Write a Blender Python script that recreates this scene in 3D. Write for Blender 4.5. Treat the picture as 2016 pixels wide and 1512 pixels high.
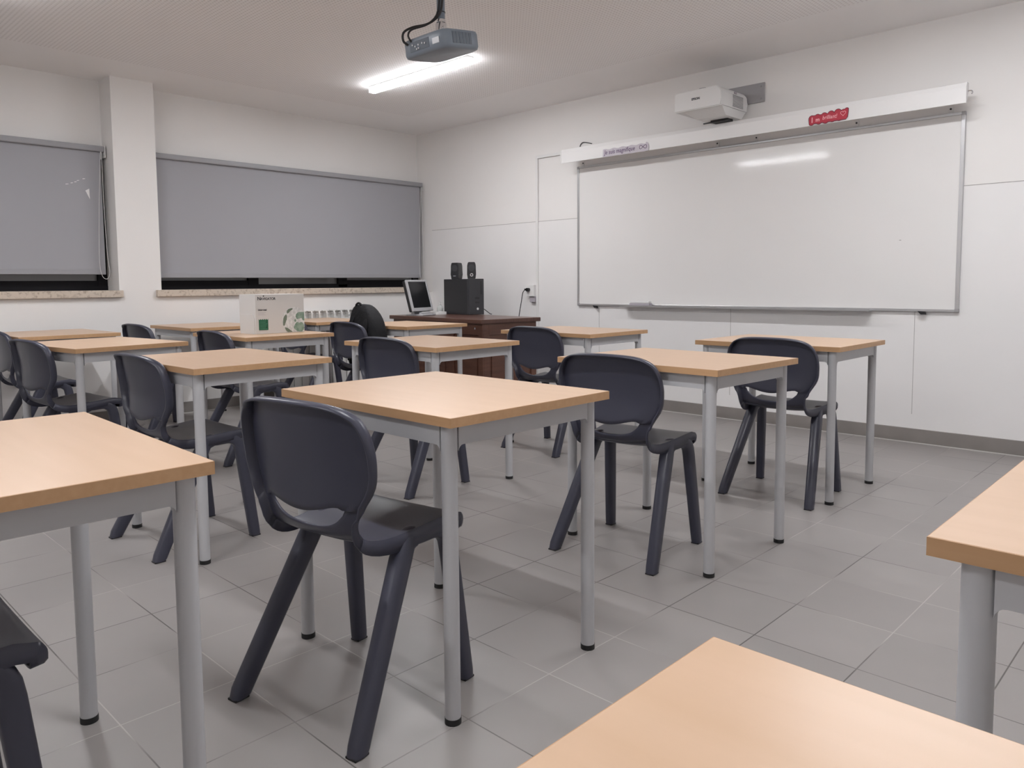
import bpy, bmesh, math, random
import numpy as np
from mathutils import Vector, Matrix
for o in list(bpy.data.objects): bpy.data.objects.remove(o)
S = bpy.context.scene
COL = S.collection
PI = math.pi
random.seed(4)

# ------------------------------------------------------------------ camera, world, exposure
F_PX, CAM = 1501.998, (6.43350, -5.41243, 1.06579)
YAW, PITCH, ROLL = math.radians(-44.0813), math.radians(-4.3874), math.radians(-0.4574)
V0 = 674.23
cam = bpy.data.objects.new('camera', bpy.data.cameras.new('camera')); COL.objects.link(cam)
fw = Vector((math.sin(YAW)*math.cos(PITCH), math.cos(YAW)*math.cos(PITCH), math.sin(PITCH)))
rt = Vector((math.cos(YAW), -math.sin(YAW), 0)); up = rt.cross(fw)
r2 = rt*math.cos(ROLL)+up*math.sin(ROLL); u2 = -rt*math.sin(ROLL)+up*math.cos(ROLL)
M = Matrix((r2, u2, -fw)).transposed().to_4x4(); M.translation = CAM
cam.matrix_world = M
cam.data.sensor_width = 36; cam.data.lens = 36*F_PX/2016
cam.data.shift_y = -(756-V0)/2016
cam.data.clip_start = 0.02
S.camera = cam
w = bpy.data.worlds.new('night'); S.world = w; w.use_nodes = True
w.node_tree.nodes['Background'].inputs[0].default_value = (0.02, 0.025, 0.04, 1)
w.node_tree.nodes['Background'].inputs[1].default_value = 0.3
S.view_settings.view_transform = 'Standard'; S.view_settings.look = 'None'
S.view_settings.exposure = 0.0; S.view_settings.gamma = 1
LAMP_STRENGTH = 143.0
LAMP_COLOUR = (0.98, 0.99, 1.015)

# ------------------------------------------------------------------ materials
def mat(name, col, rough=0.5, metal=0.0, spec=0.5, emit=None, strength=0, noise=None, bump=None, coat=0):
    m = bpy.data.materials.new(name); m.use_nodes = True
    nt = m.node_tree; b = nt.nodes['Principled BSDF']
    b.inputs['Base Color'].default_value = (*col, 1)
    b.inputs['Roughness'].default_value = rough
    b.inputs['Metallic'].default_value = metal
    b.inputs['Specular IOR Level'].default_value = spec
    if coat: b.inputs['Coat Weight'].default_value = coat; b.inputs['Coat Roughness'].default_value = 0.1
    if emit:
        b.inputs['Emission Color'].default_value = (*emit, 1); b.inputs['Emission Strength'].default_value = strength
    tc = nt.nodes.new('ShaderNodeTexCoord')
    if noise:                                   # noise = (scale vec, colour2, contrast lo, hi)
        mp = nt.nodes.new('ShaderNodeMapping'); mp.inputs['Scale'].default_value = noise[0]
        nt.links.new(tc.outputs['Object'], mp.inputs[0])
        n = nt.nodes.new('ShaderNodeTexNoise'); n.inputs['Scale'].default_value = 1; n.inputs['Detail'].default_value = 6
        nt.links.new(mp.outputs[0], n.inputs[0])
        r = nt.nodes.new('ShaderNodeValToRGB')
        r.color_ramp.elements[0].position = noise[2]; r.color_ramp.elements[0].color = (*col, 1)
        r.color_ramp.elements[1].position = noise[3]; r.color_ramp.elements[1].color = (*noise[1], 1)
        nt.links.new(n.outputs[0], r.inputs[0]); nt.links.new(r.outputs[0], b.inputs['Base Color'])
    if bump:                                    # (scale, strength, distance)
        n2 = nt.nodes.new('ShaderNodeTexNoise'); n2.inputs['Scale'].default_value = bump[0]; n2.inputs['Detail'].default_value = 4
        nt.links.new(tc.outputs['Object'], n2.inputs[0])
        bp = nt.nodes.new('ShaderNodeBump'); bp.inputs['Strength'].default_value = bump[1]; bp.inputs['Distance'].default_value = bump[2]
        nt.links.new(n2.outputs[0], bp.inputs['Height']); nt.links.new(bp.outputs[0], b.inputs['Normal'])
    return m
K = {}
K['wall'] = mat('wall_paint', (.845, .825, .81), .6, spec=.3, noise=((1.3, 1.3, 1.3), (.825, .805, .79), .35, .65), bump=(60, .06, .002))
K['panel'] = mat('wall_panel_gloss', (.845, .83, .825), .35, spec=.35, noise=((2, 2, 2), (.83, .815, .81), .35, .65))
K['groove'] = mat('panel_joint', (.42, .40, .39), .7)
K['skirt'] = mat('skirting_tile', (.27, .245, .23), .45, noise=((6, 6, 6), (.23, .21, .2), .3, .7))
K['grout'] = mat('pale_grout', (.6, .58, .56), .8)
K['beech'] = mat('beech_laminate', (.635, .440, .302), .32, spec=.42, noise=((3, 30, 3), (.60, .41, .272), .3, .75))
K['edge'] = mat('beech_edge_band', (.55, .335, .18), .45, noise=((4, 60, 60), (.50, .295, .15), .3, .7))
K['steel'] = mat('grey_painted_steel', (.49, .49, .505), .38, spec=.5)
K['rubber'] = mat('black_rubber', (.012, .012, .013), .6)
K['chair'] = mat('navy_grey_plastic', (.047, .048, .071), .36, spec=.5, bump=(350, .08, .0006))
K['alu'] = mat('aluminium', (.55, .55, .56), .35, metal=.8)
K['board'] = mat('white_enamel_board', (.80, .785, .775), .075, spec=.22)
K['white'] = mat('white_lacquer', (.80, .79, .785), .4)
K['whitep'] = mat('white_plastic', (.74, .735, .73), .4)
K['offwhite'] = mat('radiator_white', (.76, .75, .73), .4)
K['grey'] = mat('grey_bracket', (.36, .35, .36), .5)
K['dgrey'] = mat('dark_grey_plastic', (.035, .035, .04), .45)
K['black'] = mat('black_plastic', (.015, .015, .017), .4)
K['case'] = mat('black_case', (.02, .02, .023), .42)
K['screen'] = mat('dark_screen', (.012, .012, .014), .25)
K['silver'] = mat('silver_plastic', (.50, .50, .52), .4, metal=.2)
K['slate'] = mat('slate_blue_plastic', (.19, .225, .27), .35)
K['slate2'] = mat('slate_blue_port', (.095, .115, .145), .5)
K['chrome'] = mat('chrome', (.75, .75, .77), .15, metal=1)
K['blind'] = mat('grey_blind_fabric', (.37, .37, .395), .8, spec=.2, bump=(900, .15, .0004))
K['blindbar'] = mat('grey_blind_bar', (.33, .33, .35), .5)
K['frame'] = mat('black_window_frame', (.008, .0075, .01), .6, spec=.2)
K['glass'] = mat('grey_reflection_glass', (.27, .27, .28), .08, spec=.6)  # grey base colour stands in for reflections in the dark panes
K['sill'] = mat('speckled_limestone', (.60, .52, .44), .5, noise=((45, 45, 45), (.36, .29, .23), .50, .72))
K['dwood'] = mat('dark_brown_wood', (.15, .066, .043), .38, noise=((5, 5, 40), (.095, .040, .027), .3, .7))
K['dwoodt'] = mat('dark_brown_desktop', (.12, .058, .042), .28, noise=((4, 40, 4), (.085, .038, .028), .3, .7))
K['bag'] = mat('black_cloth', (.012, .012, .014), .75, spec=.3, bump=(40, .5, .01))
K['carton'] = mat('pale_carton', (.66, .64, .62), .55)
K['ink'] = mat('dark_ink', (.05, .05, .06), .6)
K['green'] = mat('dark_green_print', (.008, .095, .045), .5)
K['green2'] = mat('mid_green_print', (.12, .38, .24), .5)
K['sage'] = mat('sage_print', (.29, .38, .31), .5, noise=((40, 40, 40), (.17, .27, .20), .4, .65))
K['olive'] = mat('olive_print', (.16, .20, .15), .5)
K['globe'] = mat('globe_print', (.76, .76, .75), .5, noise=((50, 50, 50), (.60, .60, .59), .4, .6))
K['lilac'] = mat('lilac_paper', (.57, .53, .585), .7)
K['purple'] = mat('purple_ink', (.12, .07, .16), .7)
K['red'] = mat('red_paper', (.46, .04, .065), .6)
K['dred'] = mat('dark_red_outline', (.14, .02, .04), .6)
K['pink'] = mat('pink_ink', (.82, .42, .45), .7)
K['gel'] = mat('clear_bottle', (.62, .64, .62), .15)
K['felt'] = mat('eraser_felt', (.42, .39, .43), .7)
K['lampbody'] = mat('lamp_body', (.8, .8, .8), .5)
K['diffuser'] = mat('lamp_diffuser', (.9, .9, .9), .5, emit=LAMP_COLOUR, strength=LAMP_STRENGTH)

K['lampedge'] = mat('lamp_edge_glow', (.9, .9, .9), .5, emit=LAMP_COLOUR, strength=LAMP_STRENGTH*.07)

def floor_material():
    m = bpy.data.materials.new('grey_floor_tile'); m.use_nodes = True; nt = m.node_tree; b = nt.nodes['Principled BSDF']
    tc = nt.nodes.new('ShaderNodeTexCoord')
    br = nt.nodes.new('ShaderNodeTexBrick'); br.offset = 0; br.squash = 1
    for k, v in (('Scale', 1), ('Brick Width', .3), ('Row Height', .3), ('Mortar Size', .0021), ('Mortar Smooth', .3), ('Bias', 0)):
        br.inputs[k].default_value = v
    br.inputs['Color1'].default_value = (.298, .278, .268, 1); br.inputs['Color2'].default_value = (.320, .299, .288, 1)
    br.inputs['Mortar'].default_value = (.16, .145, .14, 1)
    nt.links.new(tc.outputs['Object'], br.inputs['Vector'])
    n = nt.nodes.new('ShaderNodeTexNoise'); n.inputs['Scale'].default_value = 3.5; n.inputs['Detail'].default_value = 8
    nt.links.new(tc.outputs['Object'], n.inputs[0])
    mx = nt.nodes.new('ShaderNodeMix'); mx.data_type = 'RGBA'; mx.blend_type = 'MULTIPLY'; mx.inputs[0].default_value = .22
    r = nt.nodes.new('ShaderNodeValToRGB'); r.color_ramp.elements[0].position = .3; r.color_ramp.elements[0].color = (.8, .8, .8, 1)
    r.color_ramp.elements[1].position = .7; r.color_ramp.elements[1].color = (1.08, 1.08, 1.08, 1)
    nt.links.new(n.outputs[0], r.inputs[0]); nt.links.new(br.outputs['Color'], mx.inputs[6]); nt.links.new(r.outputs[0], mx.inputs[7])
    # some joints carry pale grout
    n3 = nt.nodes.new('ShaderNodeTexNoise'); n3.inputs['Scale'].default_value = 1.7
    nt.links.new(tc.outputs['Object'], n3.inputs[0])
    r3 = nt.nodes.new('ShaderNodeValToRGB'); r3.color_ramp.elements[0].position = .45; r3.color_ramp.elements[0].color = (.11, .10, .095, 1)
    r3.color_ramp.elements[1].position = .6; r3.color_ramp.elements[1].color = (.44, .41, .395, 1)
    nt.links.new(n3.outputs[0], r3.inputs[0]); nt.links.new(r3.outputs[0], br.inputs['Mortar'])
    nt.links.new(mx.outputs[2], b.inputs['Base Color'])
    b.inputs['Roughness'].default_value = .38; b.inputs['Specular IOR Level'].default_value = .4
    bp = nt.nodes.new('ShaderNodeBump'); bp.inputs['Strength'].default_value = .4; bp.inputs['Distance'].default_value = .002; bp.invert = True
    nt.links.new(br.outputs['Fac'], bp.inputs['Height']); nt.links.new(bp.outputs[0], b.inputs['Normal'])
    return m
def ceiling_material():
    m = bpy.data.materials.new('perforated_ceiling'); m.use_nodes = True; nt = m.node_tree; b = nt.nodes['Principled BSDF']
    tc = nt.nodes.new('ShaderNodeTexCoord')
    sc = nt.nodes.new('ShaderNodeVectorMath'); sc.operation = 'SCALE'; sc.inputs['Scale'].default_value = 1/.025
    fr = nt.nodes.new('ShaderNodeVectorMath'); fr.operation = 'FRACTION'
    sb = nt.nodes.new('ShaderNodeVectorMath'); sb.operation = 'SUBTRACT'; sb.inputs[1].default_value = (.5, .5, 0)
    ml = nt.nodes.new('ShaderNodeVectorMath'); ml.operation = 'MULTIPLY'; ml.inputs[1].default_value = (1, 1, 0)
    ln = nt.nodes.new('ShaderNodeVectorMath'); ln.operation = 'LENGTH'
    nt.links.new(tc.outputs['Object'], sc.inputs[0]); nt.links.new(sc.outputs[0], fr.inputs[0]); nt.links.new(fr.outputs[0], sb.inputs[0])
    nt.links.new(sb.outputs[0], ml.inputs[0]); nt.links.new(ml.outputs[0], ln.inputs[0])
    lt = nt.nodes.new('ShaderNodeMath'); lt.operation = 'LESS_THAN'; lt.inputs[1].default_value = .25
    nt.links.new(ln.outputs['Value'], lt.inputs[0])
    sx = nt.nodes.new('ShaderNodeSeparateXYZ'); nt.links.new(tc.outputs['Object'], sx.inputs[0])
    gx = nt.nodes.new('ShaderNodeMath'); gx.operation = 'GREATER_THAN'; gx.inputs[1].default_value = .45; nt.links.new(sx.outputs['X'], gx.inputs[0])
    ly = nt.nodes.new('ShaderNodeMath'); ly.operation = 'LESS_THAN'; ly.inputs[1].default_value = -.65; nt.links.new(sx.outputs['Y'], ly.inputs[0])
    m1 = nt.nodes.new('ShaderNodeMath'); m1.operation = 'MULTIPLY'; nt.links.new(gx.outputs[0], m1.inputs[0]); nt.links.new(ly.outputs[0], m1.inputs[1])
    m2 = nt.nodes.new('ShaderNodeMath'); m2.operation = 'MULTIPLY'; nt.links.new(m1.outputs[0], m2.inputs[0]); nt.links.new(lt.outputs[0], m2.inputs[1])
    mx = nt.nodes.new('ShaderNodeMix'); mx.data_type = 'RGBA'
    mx.inputs[6].default_value = (.96, .945, .945, 1); mx.inputs[7].default_value = (.77, .745, .745, 1)
    nt.links.new(m2.outputs[0], mx.inputs[0]); nt.links.new(mx.outputs[2], b.inputs['Base Color'])
    b.inputs['Roughness'].default_value = .75; b.inputs['Specular IOR Level'].default_value = .2
    return m
K['floor'] = floor_material(); K['ceiling'] = ceiling_material()

# ------------------------------------------------------------------ mesh helpers
def V(*a): return Vector(a)
def box(bm, x0, x1, y0, y1, z0, z1, bev=0, seg=2, mtx=None):
    r = bmesh.ops.create_cube(bm, size=1)
    for v in r['verts']:
        v.co = V(x0+(x1-x0)*(v.co.x+.5), y0+(y1-y0)*(v.co.y+.5), z0+(z1-z0)*(v.co.z+.5))
    vs = r['verts']
    if bev:
        es = {e for v in vs for e in v.link_edges}
        rr = bmesh.ops.bevel(bm, geom=list(es), offset=bev, segments=seg, affect='EDGES', profile=.5)
        vs = list({v for f in rr['faces'] for v in f.verts} | {v for v in vs if v.is_valid})
    if mtx: bmesh.ops.transform(bm, matrix=mtx, verts=vs)
    return vs
def sweep(bm, path, prof, side=None, cap=True, scale=None):
    """sweep the closed 2-D profile along the path; side fixes the first profile axis"""
    path = [Vector(p) for p in path]; rings = []
    for i, p in enumerate(path):
        a = path[max(i-1, 0)]; b = path[min(i+1, len(path)-1)]
        t = (b-a).normalized()
        s = Vector(side) if side else (t.orthogonal() if not rings else prevs)
        s = (s - t*s.dot(t)).normalized(); prevs = s
        n = t.cross(s)
        k = scale[i] if scale else 1
        rings.append([bm.verts.new(p + s*(u*k) + n*(v*k)) for u, v in prof])
    m = len(prof)
    for r0, r1 in zip(rings, rings[1:]):
        for j in range(m):
            bm.faces.new((r0[j], r0[(j+1) % m], r1[(j+1) % m], r1[j]))
    if cap:
        bm.faces.new(rings[0][::-1]); bm.faces.new(rings[-1])
    return rings
def circ(r, n=16): return [(r*math.cos(2*PI*i/n), r*math.sin(2*PI*i/n)) for i in range(n)]
def cyl(bm, p0, p1, r, n=20, r2=None):
    d = Vector(p1)-Vector(p0)
    return sweep(bm, [p0, p1], circ(1, n), cap=True, scale=[r, r if r2 is None else r2])
def tube(bm, pts, r, n=8, sub=6): sweep(bm, spline(pts, sub), circ(r, n))
def spline(pts, sub=6):
    pts = [Vector(p) for p in pts]; out = []
    P = [pts[0]*2-pts[1]] + pts + [pts[-1]*2-pts[-2]]
    for i in range(1, len(P)-2):
        for k in range(sub):
            t = k/sub; a, b, c, d = P[i-1:i+3]
            out.append(.5*((2*b)+(-a+c)*t+(2*a-5*b+4*c-d)*t*t+(-a+3*b-3*c+d)*t**3))
    return out+[pts[-1]]
def prism(bm, poly, d0, d1, axis):
    """extrude a 2-D polygon; axis 'y': (x,z) polygon between y=d0,d1; 'x': (y,z); 'z': (x,y)"""
    f = {'y': lambda p, d: V(p[0], d, p[1]), 'x': lambda p, d: V(d, p[0], p[1]), 'z': lambda p, d: V(p[0], p[1], d)}[axis]
    a = [bm.verts.new(f(p, d0)) for p in poly]; b = [bm.verts.new(f(p, d1)) for p in poly]
    n = len(poly)
    for i in range(n): bm.faces.new((a[i], a[(i+1) % n], b[(i+1) % n], b[i]))
    bm.faces.new(a[::-1]); bm.faces.new(b)
def make(name, bm, m, parent=None, smooth=None, recalc=True):
    if recalc: bmesh.ops.recalc_face_normals(bm, faces=bm.faces)
    me = bpy.data.meshes.new(name); bm.to_mesh(me); bm.free()
    me.materials.append(K[m] if isinstance(m, str) else m)
    if smooth:
        me.shade_smooth() if hasattr(me, 'shade_smooth') else None
        me.set_sharp_from_angle(angle=math.radians(smooth))
    o = bpy.data.objects.new(name, me); COL.objects.link(o)
    if parent: o.parent = parent
    return o
def part(name, m, parent, fn, smooth=None):
    bm = bmesh.new(); fn(bm); return make(name, bm, m, parent, smooth)
def tag(o, label, cat, group=None):
    o['label'] = label; o['category'] = cat
    if group: o['group'] = group
    return o
def thing(name, label, cat, loc=(0, 0, 0), rz=0, group=None):
    o = bpy.data.objects.new(name, None); COL.objects.link(o)
    o.empty_display_size = .1; o.location = loc; o.rotation_euler = (0, 0, rz)
    return tag(o, label, cat, group)
def struct(name, m, fn, parent=None, smooth=None):
    o = part(name, m, parent, fn, smooth)
    if not parent: o['kind'] = 'structure'
    return o
def copy_tree(o, parent=None):
    c = o.copy(); COL.objects.link(c); c.parent = parent
    for ch in list(o.children): copy_tree(ch, c)
    return c
def text_part(name, body, size, m, parent, mtx, shear=0, sx=1, bold=0):
    cu = bpy.data.curves.new(name, 'FONT'); cu.body = body; cu.size = size; cu.shear = shear; cu.extrude = .0004; cu.offset = bold
    t = bpy.data.objects.new(name, cu); COL.objects.link(t)
    dg = bpy.context.evaluated_depsgraph_get(); dg.update()
    me = bpy.data.meshes.new_from_object(t.evaluated_get(dg)); bpy.data.objects.remove(t)
    me.transform(mtx @ Matrix.Diagonal((sx, 1, 1, 1))); me.materials.clear(); me.materials.append(K[m])
    o = bpy.data.objects.new(name, me); COL.objects.link(o); o.parent = parent
    return o
def plane_mtx(origin, xdir, ydir):
    x = Vector(xdir).normalized(); y = Vector(ydir).normalized(); z = x.cross(y)
    m = Matrix((x, y, z)).transposed().to_4x4(); m.translation = origin; return m

# ------------------------------------------------------------------ room shell
RX, RY, H = 7.6, -7.6, 2.70          # right wall, back wall, ceiling height
UW = -.24                            # recessed face of the window wall above the sills
PIL = [(-3.225, -2.90), (-6.55, -6.225)]
struct('floor', 'floor', lambda b: box(b, -.6, RX+.1, RY-.1, .15, -.1, 0))
struct('ceiling', 'ceiling', lambda b: box(b, -.6, RX+.1, RY-.1, .15, H, H+.1))
def f(b):
    box(b, -.5, RX+.1, 0, .12, 0, H)
struct('wall_front', 'wall', f)
def f(b):
    box(b, -.5, 0, RY, 0, 0, .985)                       # parapet
    box(b, -.5, UW, RY, 0, 2.125, H)                     # lintel
    for a, c in PIL: box(b, -.5, 0, a, c, .985, H)       # pillars
    box(b, -.5, 0, RY, RY+.3, .985, H)
struct('wall_left', 'wall', f)
struct('wall_right', 'wall', lambda b: box(b, RX, RX+.1, RY, 0, 0, H))
struct('wall_back', 'wall', lambda b: box(b, -.5, RX, RY-.1, RY, 0, H))
# panel cladding of the front wall (lower 1.65 m) with its joints
struct('trim_1', 'panel', lambda b: box(b, 0, RX, -.004, 0, .095, 1.652))
def f(b):
    box(b, 0, RX, -.0055, -.0035, 1.650, 1.654)
    for x in (2.276, 3.55, 4.86, 6.16): box(b, x-.0015, x+.0015, -.005, -.0035, .19, .87)
struct('trim_2', 'groove', f)
struct('baseboard_front', 'skirt', lambda b: box(b, 0, RX, -.014, 0, .006, .095, .002))
struct('baseboard_left', 'skirt', lambda b: box(b, 0, .014, RY, -.014, .006, .095, .002))
def f(b):
    box(b, 0, RX, -.016, -.001, 0, .006); box(b, .001, .016, RY, 0, 0, .006)
struct('trim_3', 'grout', f)
# windows: dark sashes, glass, limestone sill
def window(n, y0, y1, joints, low):
    o = bpy.data.objects.new('window_%d' % n, None); COL.objects.link(o); o['kind'] = 'structure'
    X0, X1 = -.33, -.25
    def fr(b):
        box(b, X0, X1, y0, y1, 1.04, 1.075); box(b, X0, X1, y0, y1, 2.09, 2.125)
        js = [y0]+joints+[y1]
        for i, y in enumerate(js):
            hw = .05 if 0 < i < len(js)-1 else .07
            box(b, X0, X1-.005*(i % 2), max(y0, y-hw), min(y1, y+hw), 1.05, 2.1)
        for i, (a, c) in enumerate(zip(js, js[1:])):
            zt = 1.082 if i in low else 1.118
            box(b, X0+.01, X1-.01, a, c, 1.06, zt); box(b, X0+.01, X1-.01, a, c, 2.03, 2.1)
    part('window_frame', 'frame', o, fr)
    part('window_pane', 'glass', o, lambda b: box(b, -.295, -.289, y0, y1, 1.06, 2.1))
    part('window_sill', 'sill', o, lambda b: box(b, -.4, .035, y0-.045 if y0 < -2.95+.2 and n == 1 else y0, y1+.02 if n != 1 else y1-.10, .985, 1.04, .004))
    return o
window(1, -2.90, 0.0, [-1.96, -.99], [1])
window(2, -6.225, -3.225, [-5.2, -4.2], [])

# roller blinds
def blind(label, y0, y1, zb, chain_y, patches=False):
    t = thing('roller_blind', label, 'blind', (-.15, 0, 0), 0, 'roller blinds over the windows')
    part('head_rail', 'blindbar', t, lambda b: (box(b, -.03, .032, y0+.012, y1-.012, 2.128, 2.172, .008, 3)), 40)
    part('bracket', 'whitep', t, lambda b: box(b, -.09, .03, y1-.011, y1-.004, 2.085, 2.178, .002))
    part('fabric', 'blind', t, lambda b: box(b, -.001, .001, y0+.03, y1-.035, zb+.02, 2.13))
    part('bottom_bar', 'blindbar', t, lambda b: box(b, -.008, .008, y0+.03, y1-.035, zb, zb+.042, .004))
    zc = zb-.035
    part('pull_chain', 'whitep', t, lambda b: tube(b, [(.025, chain_y, 2.13), (.03, chain_y-.03, 1.7), (.035, chain_y-.048, zc+.16), (.036, chain_y-.035, zc+.03), (.037, chain_y, zc),
                                                     (.036, chain_y+.022, zc+.05), (.035, chain_y+.012, zc+.2), (.03, chain_y+.005, 1.7), (.025, chain_y+.006, 2.13)], .0022, 6, 8), 60)
    if patches:  # small flat white shapes laid on the fabric
        for y, z, q in ((-3.517, 1.858, 0.010), (-3.483, 1.870, 0.008), (-3.457, 1.880, 0.008), (-3.439, 1.892, 0.008), (-3.397, 1.909, 0.009)):
            part('white_patch', 'white', t, lambda b: prism(b, [(y-q, z-.003), (y+q, z), (y+q, z+.004), (y-q, z+.002)], .0011, .0018, 'x'))
        part('white_patch', 'white', t, lambda b: prism(b, [(-3.390, 1.820), (-3.362, 1.836), (-3.362, 1.787), (-3.360, 1.755), (-3.380, 1.797)], .0011, .002, 'x'))
    return t
blind('long grey roller blind between the white pillar and the room corner', -2.895, -.012, 1.140, -.045)
blind('grey roller blind left of the white pillar, white patches on it', -6.2, -3.235, 1.166, -3.275, True)

# ------------------------------------------------------------------ ceiling lamps
def make_lamp():
    t = thing('ceiling_lamp', '', 'lamp', (0, 0, 0), 0, 'linear ceiling lamps')
    part('lamp_housing', 'lampbody', t, lambda b: box(b, -.602, .602, -.031, .031, -.010, 0, .002))
    part('lamp_edge', 'lampedge', t, lambda b: box(b, -.600, .600, -.030, .030, -.046, -.0101, .003))
    part('lamp_diffuser', 'diffuser', t, lambda b: box(b, -.598, .598, -.029, .029, -.0485, -.0461))
    return t
l0 = make_lamp()
for i, (x, y, lab) in enumerate([(1.72, -1.57, 'bright linear lamp on the ceiling behind the hanging projector'),
        (1.93, -4.36, 'linear ceiling lamp mirrored in the whiteboard, over the left desks'),
        (5.40, -1.57, 'linear ceiling lamp near the whiteboard, on the right side of the room'),
        (5.45, -4.33, 'linear ceiling lamp over the right desks'),
        (4.60, -6.80, 'linear ceiling lamp at the back of the room, behind the foreground desks')]):
    o = l0 if i == 0 else copy_tree(l0)
    o.location = (x, y, H); o['label'] = lab

# ------------------------------------------------------------------ student desks
TW, TD, TH = .762, .60, .76
def make_table():
    t = thing('student_desk', '', 'desk', (0, 0, 0), 0, 'beech student desks in rows')
    hx, hy = TW/2, TD/2
    top = part('tabletop', 'beech', t, lambda b: box(b, -hx+.001, hx-.001, -hy+.001, hy-.001, TH-.024, TH, .0012))
    def ring(b):
        for x0, x1, y0, y1 in ((-hx, hx, -hy, -hy+.0011), (-hx, hx, hy-.0011, hy), (-hx, -hx+.0011, -hy+.0011, hy-.0011), (hx-.0011, hx, -hy+.0011, hy-.0011)):
            box(b, x0, x1, y0, y1, TH-.0235, TH-.0008)
    part('edge_band', 'edge', top, ring)['label'] = 'orange-brown beech edge strip'
    lx, ly = hx-.049, hy-.0375
    zr0, zr1 = TH-.075, TH-.0245
    def rail(b, L, horizontal, off):
        r = .014; a = L-.0185
        poly = [(-a, zr1), (-a, zr0-r)]+[(-a+r-r*math.cos(k*PI/8), zr0-r+r*math.sin(k*PI/8)) for k in range(1, 5)]
        poly += [(-x, z) for x, z in reversed(poly)]
        prism(b, poly, off-.012, off+.012, 'y' if horizontal else 'x')
    for s in (-1, 1):
        part('rail', 'steel', t, lambda b: rail(b, lx, True, s*(ly+.002)))
        part('rail', 'steel', t, lambda b: rail(b, ly, False, s*(lx+.002)))
    for sx in (-1, 1):
        for sy in (-1, 1):
            lg = part('leg', 'steel', t, lambda b: cyl(b, (sx*lx, sy*ly, .013), (sx*lx, sy*ly, TH-.0245), .0195, 24), 40)
            part('foot_cap', 'rubber', lg, lambda b: cyl(b, (sx*lx, sy*ly, 0), (sx*lx, sy*ly, .015), .0205, 24, .0205), 40)
    return t
t0 = make_table()
TABLES = [
 (4.7506, -3.9711, -.1, 'beech desk standing alone in the centre foreground, navy chair at its left'),
 (4.7427, -2.7026, -2.4, 'beech desk right of centre, second back from the whiteboard in its column'),
 (4.6938, -1.5186, -.1, 'beech desk nearest the whiteboard tray on the right'),
 (3.2424, -3.9203, 1.0, 'beech desk left of centre, just behind the left foreground desk'),
 (4.7484, -5.1172, -1.6, 'large beech desk cut off by the left edge of the photo, foreground'),
 (6.493, -5.132, 0, 'beech desktop filling the bottom right corner of the photo'),
 (6.548, -4.124, 0, 'beech desk cut off by the right edge of the photo'),
 (3.2209, -2.7315, 1.1, 'beech desk in the middle of the room, directly behind the central foreground desk'),
 (3.2165, -1.5041, -.4, 'beech desk below the left end of the whiteboard'),
 (1.640, -1.660, 0, 'beech desk pushed close to the dark wooden teacher desk'),
 (.490, -1.700, 0, 'beech desk in front of the white radiator, right of the paper carton'),
 (1.785, -2.962, -1.0, 'beech desk carrying the white paper carton'),
 (.480, -2.740, 0, 'beech desk near the window wall, left of the paper carton'),
 (1.830, -3.960, 7.5, 'beech desk turned slightly askew, below the white pillar'),
 (.580, -3.860, 1.0, 'beech desk by the window wall, far left below the left blind'),
]
for i, (x, y, r, lab) in enumerate(TABLES):
    o = t0 if i == 0 else copy_tree(t0)
    o.location = (x, y, 0); o.rotation_euler = (0, 0, math.radians(r)); o['label'] = lab

# ------------------------------------------------------------------ moulded plastic chairs
PROF = np.array([(.224, .416), (.221, .438), (.200, .452), (.125, .450), (.045, .443), (-.035, .436), (-.088, .442), (-.123, .460),
                 (-.144, .487), (-.155, .520), (-.159, .560), (-.158, .605), (-.161, .655), (-.168, .70), (-.178, .745), (-.189, .785)])
HALF = np.array([.184, .188, .190, .188, .181, .168, .158, .155, .156, .163, .189, .212, .218, .218, .217, .214])
def cr(arr, u):
    n = len(arr); u = max(0, min(n-1.0001, u)); i = int(u); t = u-i
    g = lambda k: arr[max(0, min(n-1, k))]
    a, b, c, d = g(i-1), g(i), g(i+1), g(i+2)
    return .5*((2*b)+(-a+c)*t+(2*a-5*b+4*c-d)*t*t+(-a+3*b-3*c+d)*t**3)
def u_of_z(z):
    lo, hi = 6.0, 15.0
    for _ in range(40):
        m = (lo+hi)/2
        if cr(PROF, m)[1] < z: lo = m
        else: hi = m
    return lo
ZT = .785
def surf(u, t):
    """point of the shell at profile parameter u, cross parameter t in -1..1"""
    y, z = cr(PROF, u)
    q = 0 if u < 12 else max(0, min(1, (z-.665)/(ZT-.665)))
    wd = float(cr(HALF, u))
    kb = max(0, min(1, (u-6.5)/4))
    tang = cr(PROF, u+.01)-cr(PROF, u-.01); tang = tang/np.linalg.norm(tang)
    # rounded upper corners of the back, gently arched top
    k = .024*abs(t)**4.5*q**2.2
    arch = .010*(1-t*t)*q**2
    x = wd*t-math.copysign(k, t)
    fwd = kb*.034*abs(t)**2.2
    dish = (1-kb)*.010*abs(t)**3*(1 if u > 2 else .4)
    return V(x, y+fwd-tang[0]*k, z+dish-k+arch)
TS = [-1, -.96, -.9, -.82]+[-.75+1.5*k/20 for k in range(21)]+[.82, .9, .96, 1]
def slot_bounds(t):
    a = min(1, abs(t)/.75); zl = .484+.018*a*a; zh = .527+.036*a*a
    m = (zl+zh)/2; h = (zh-zl)/2
    h *= max(.28, (1-a**5)**.5)
    return m-h, m+h
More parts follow.
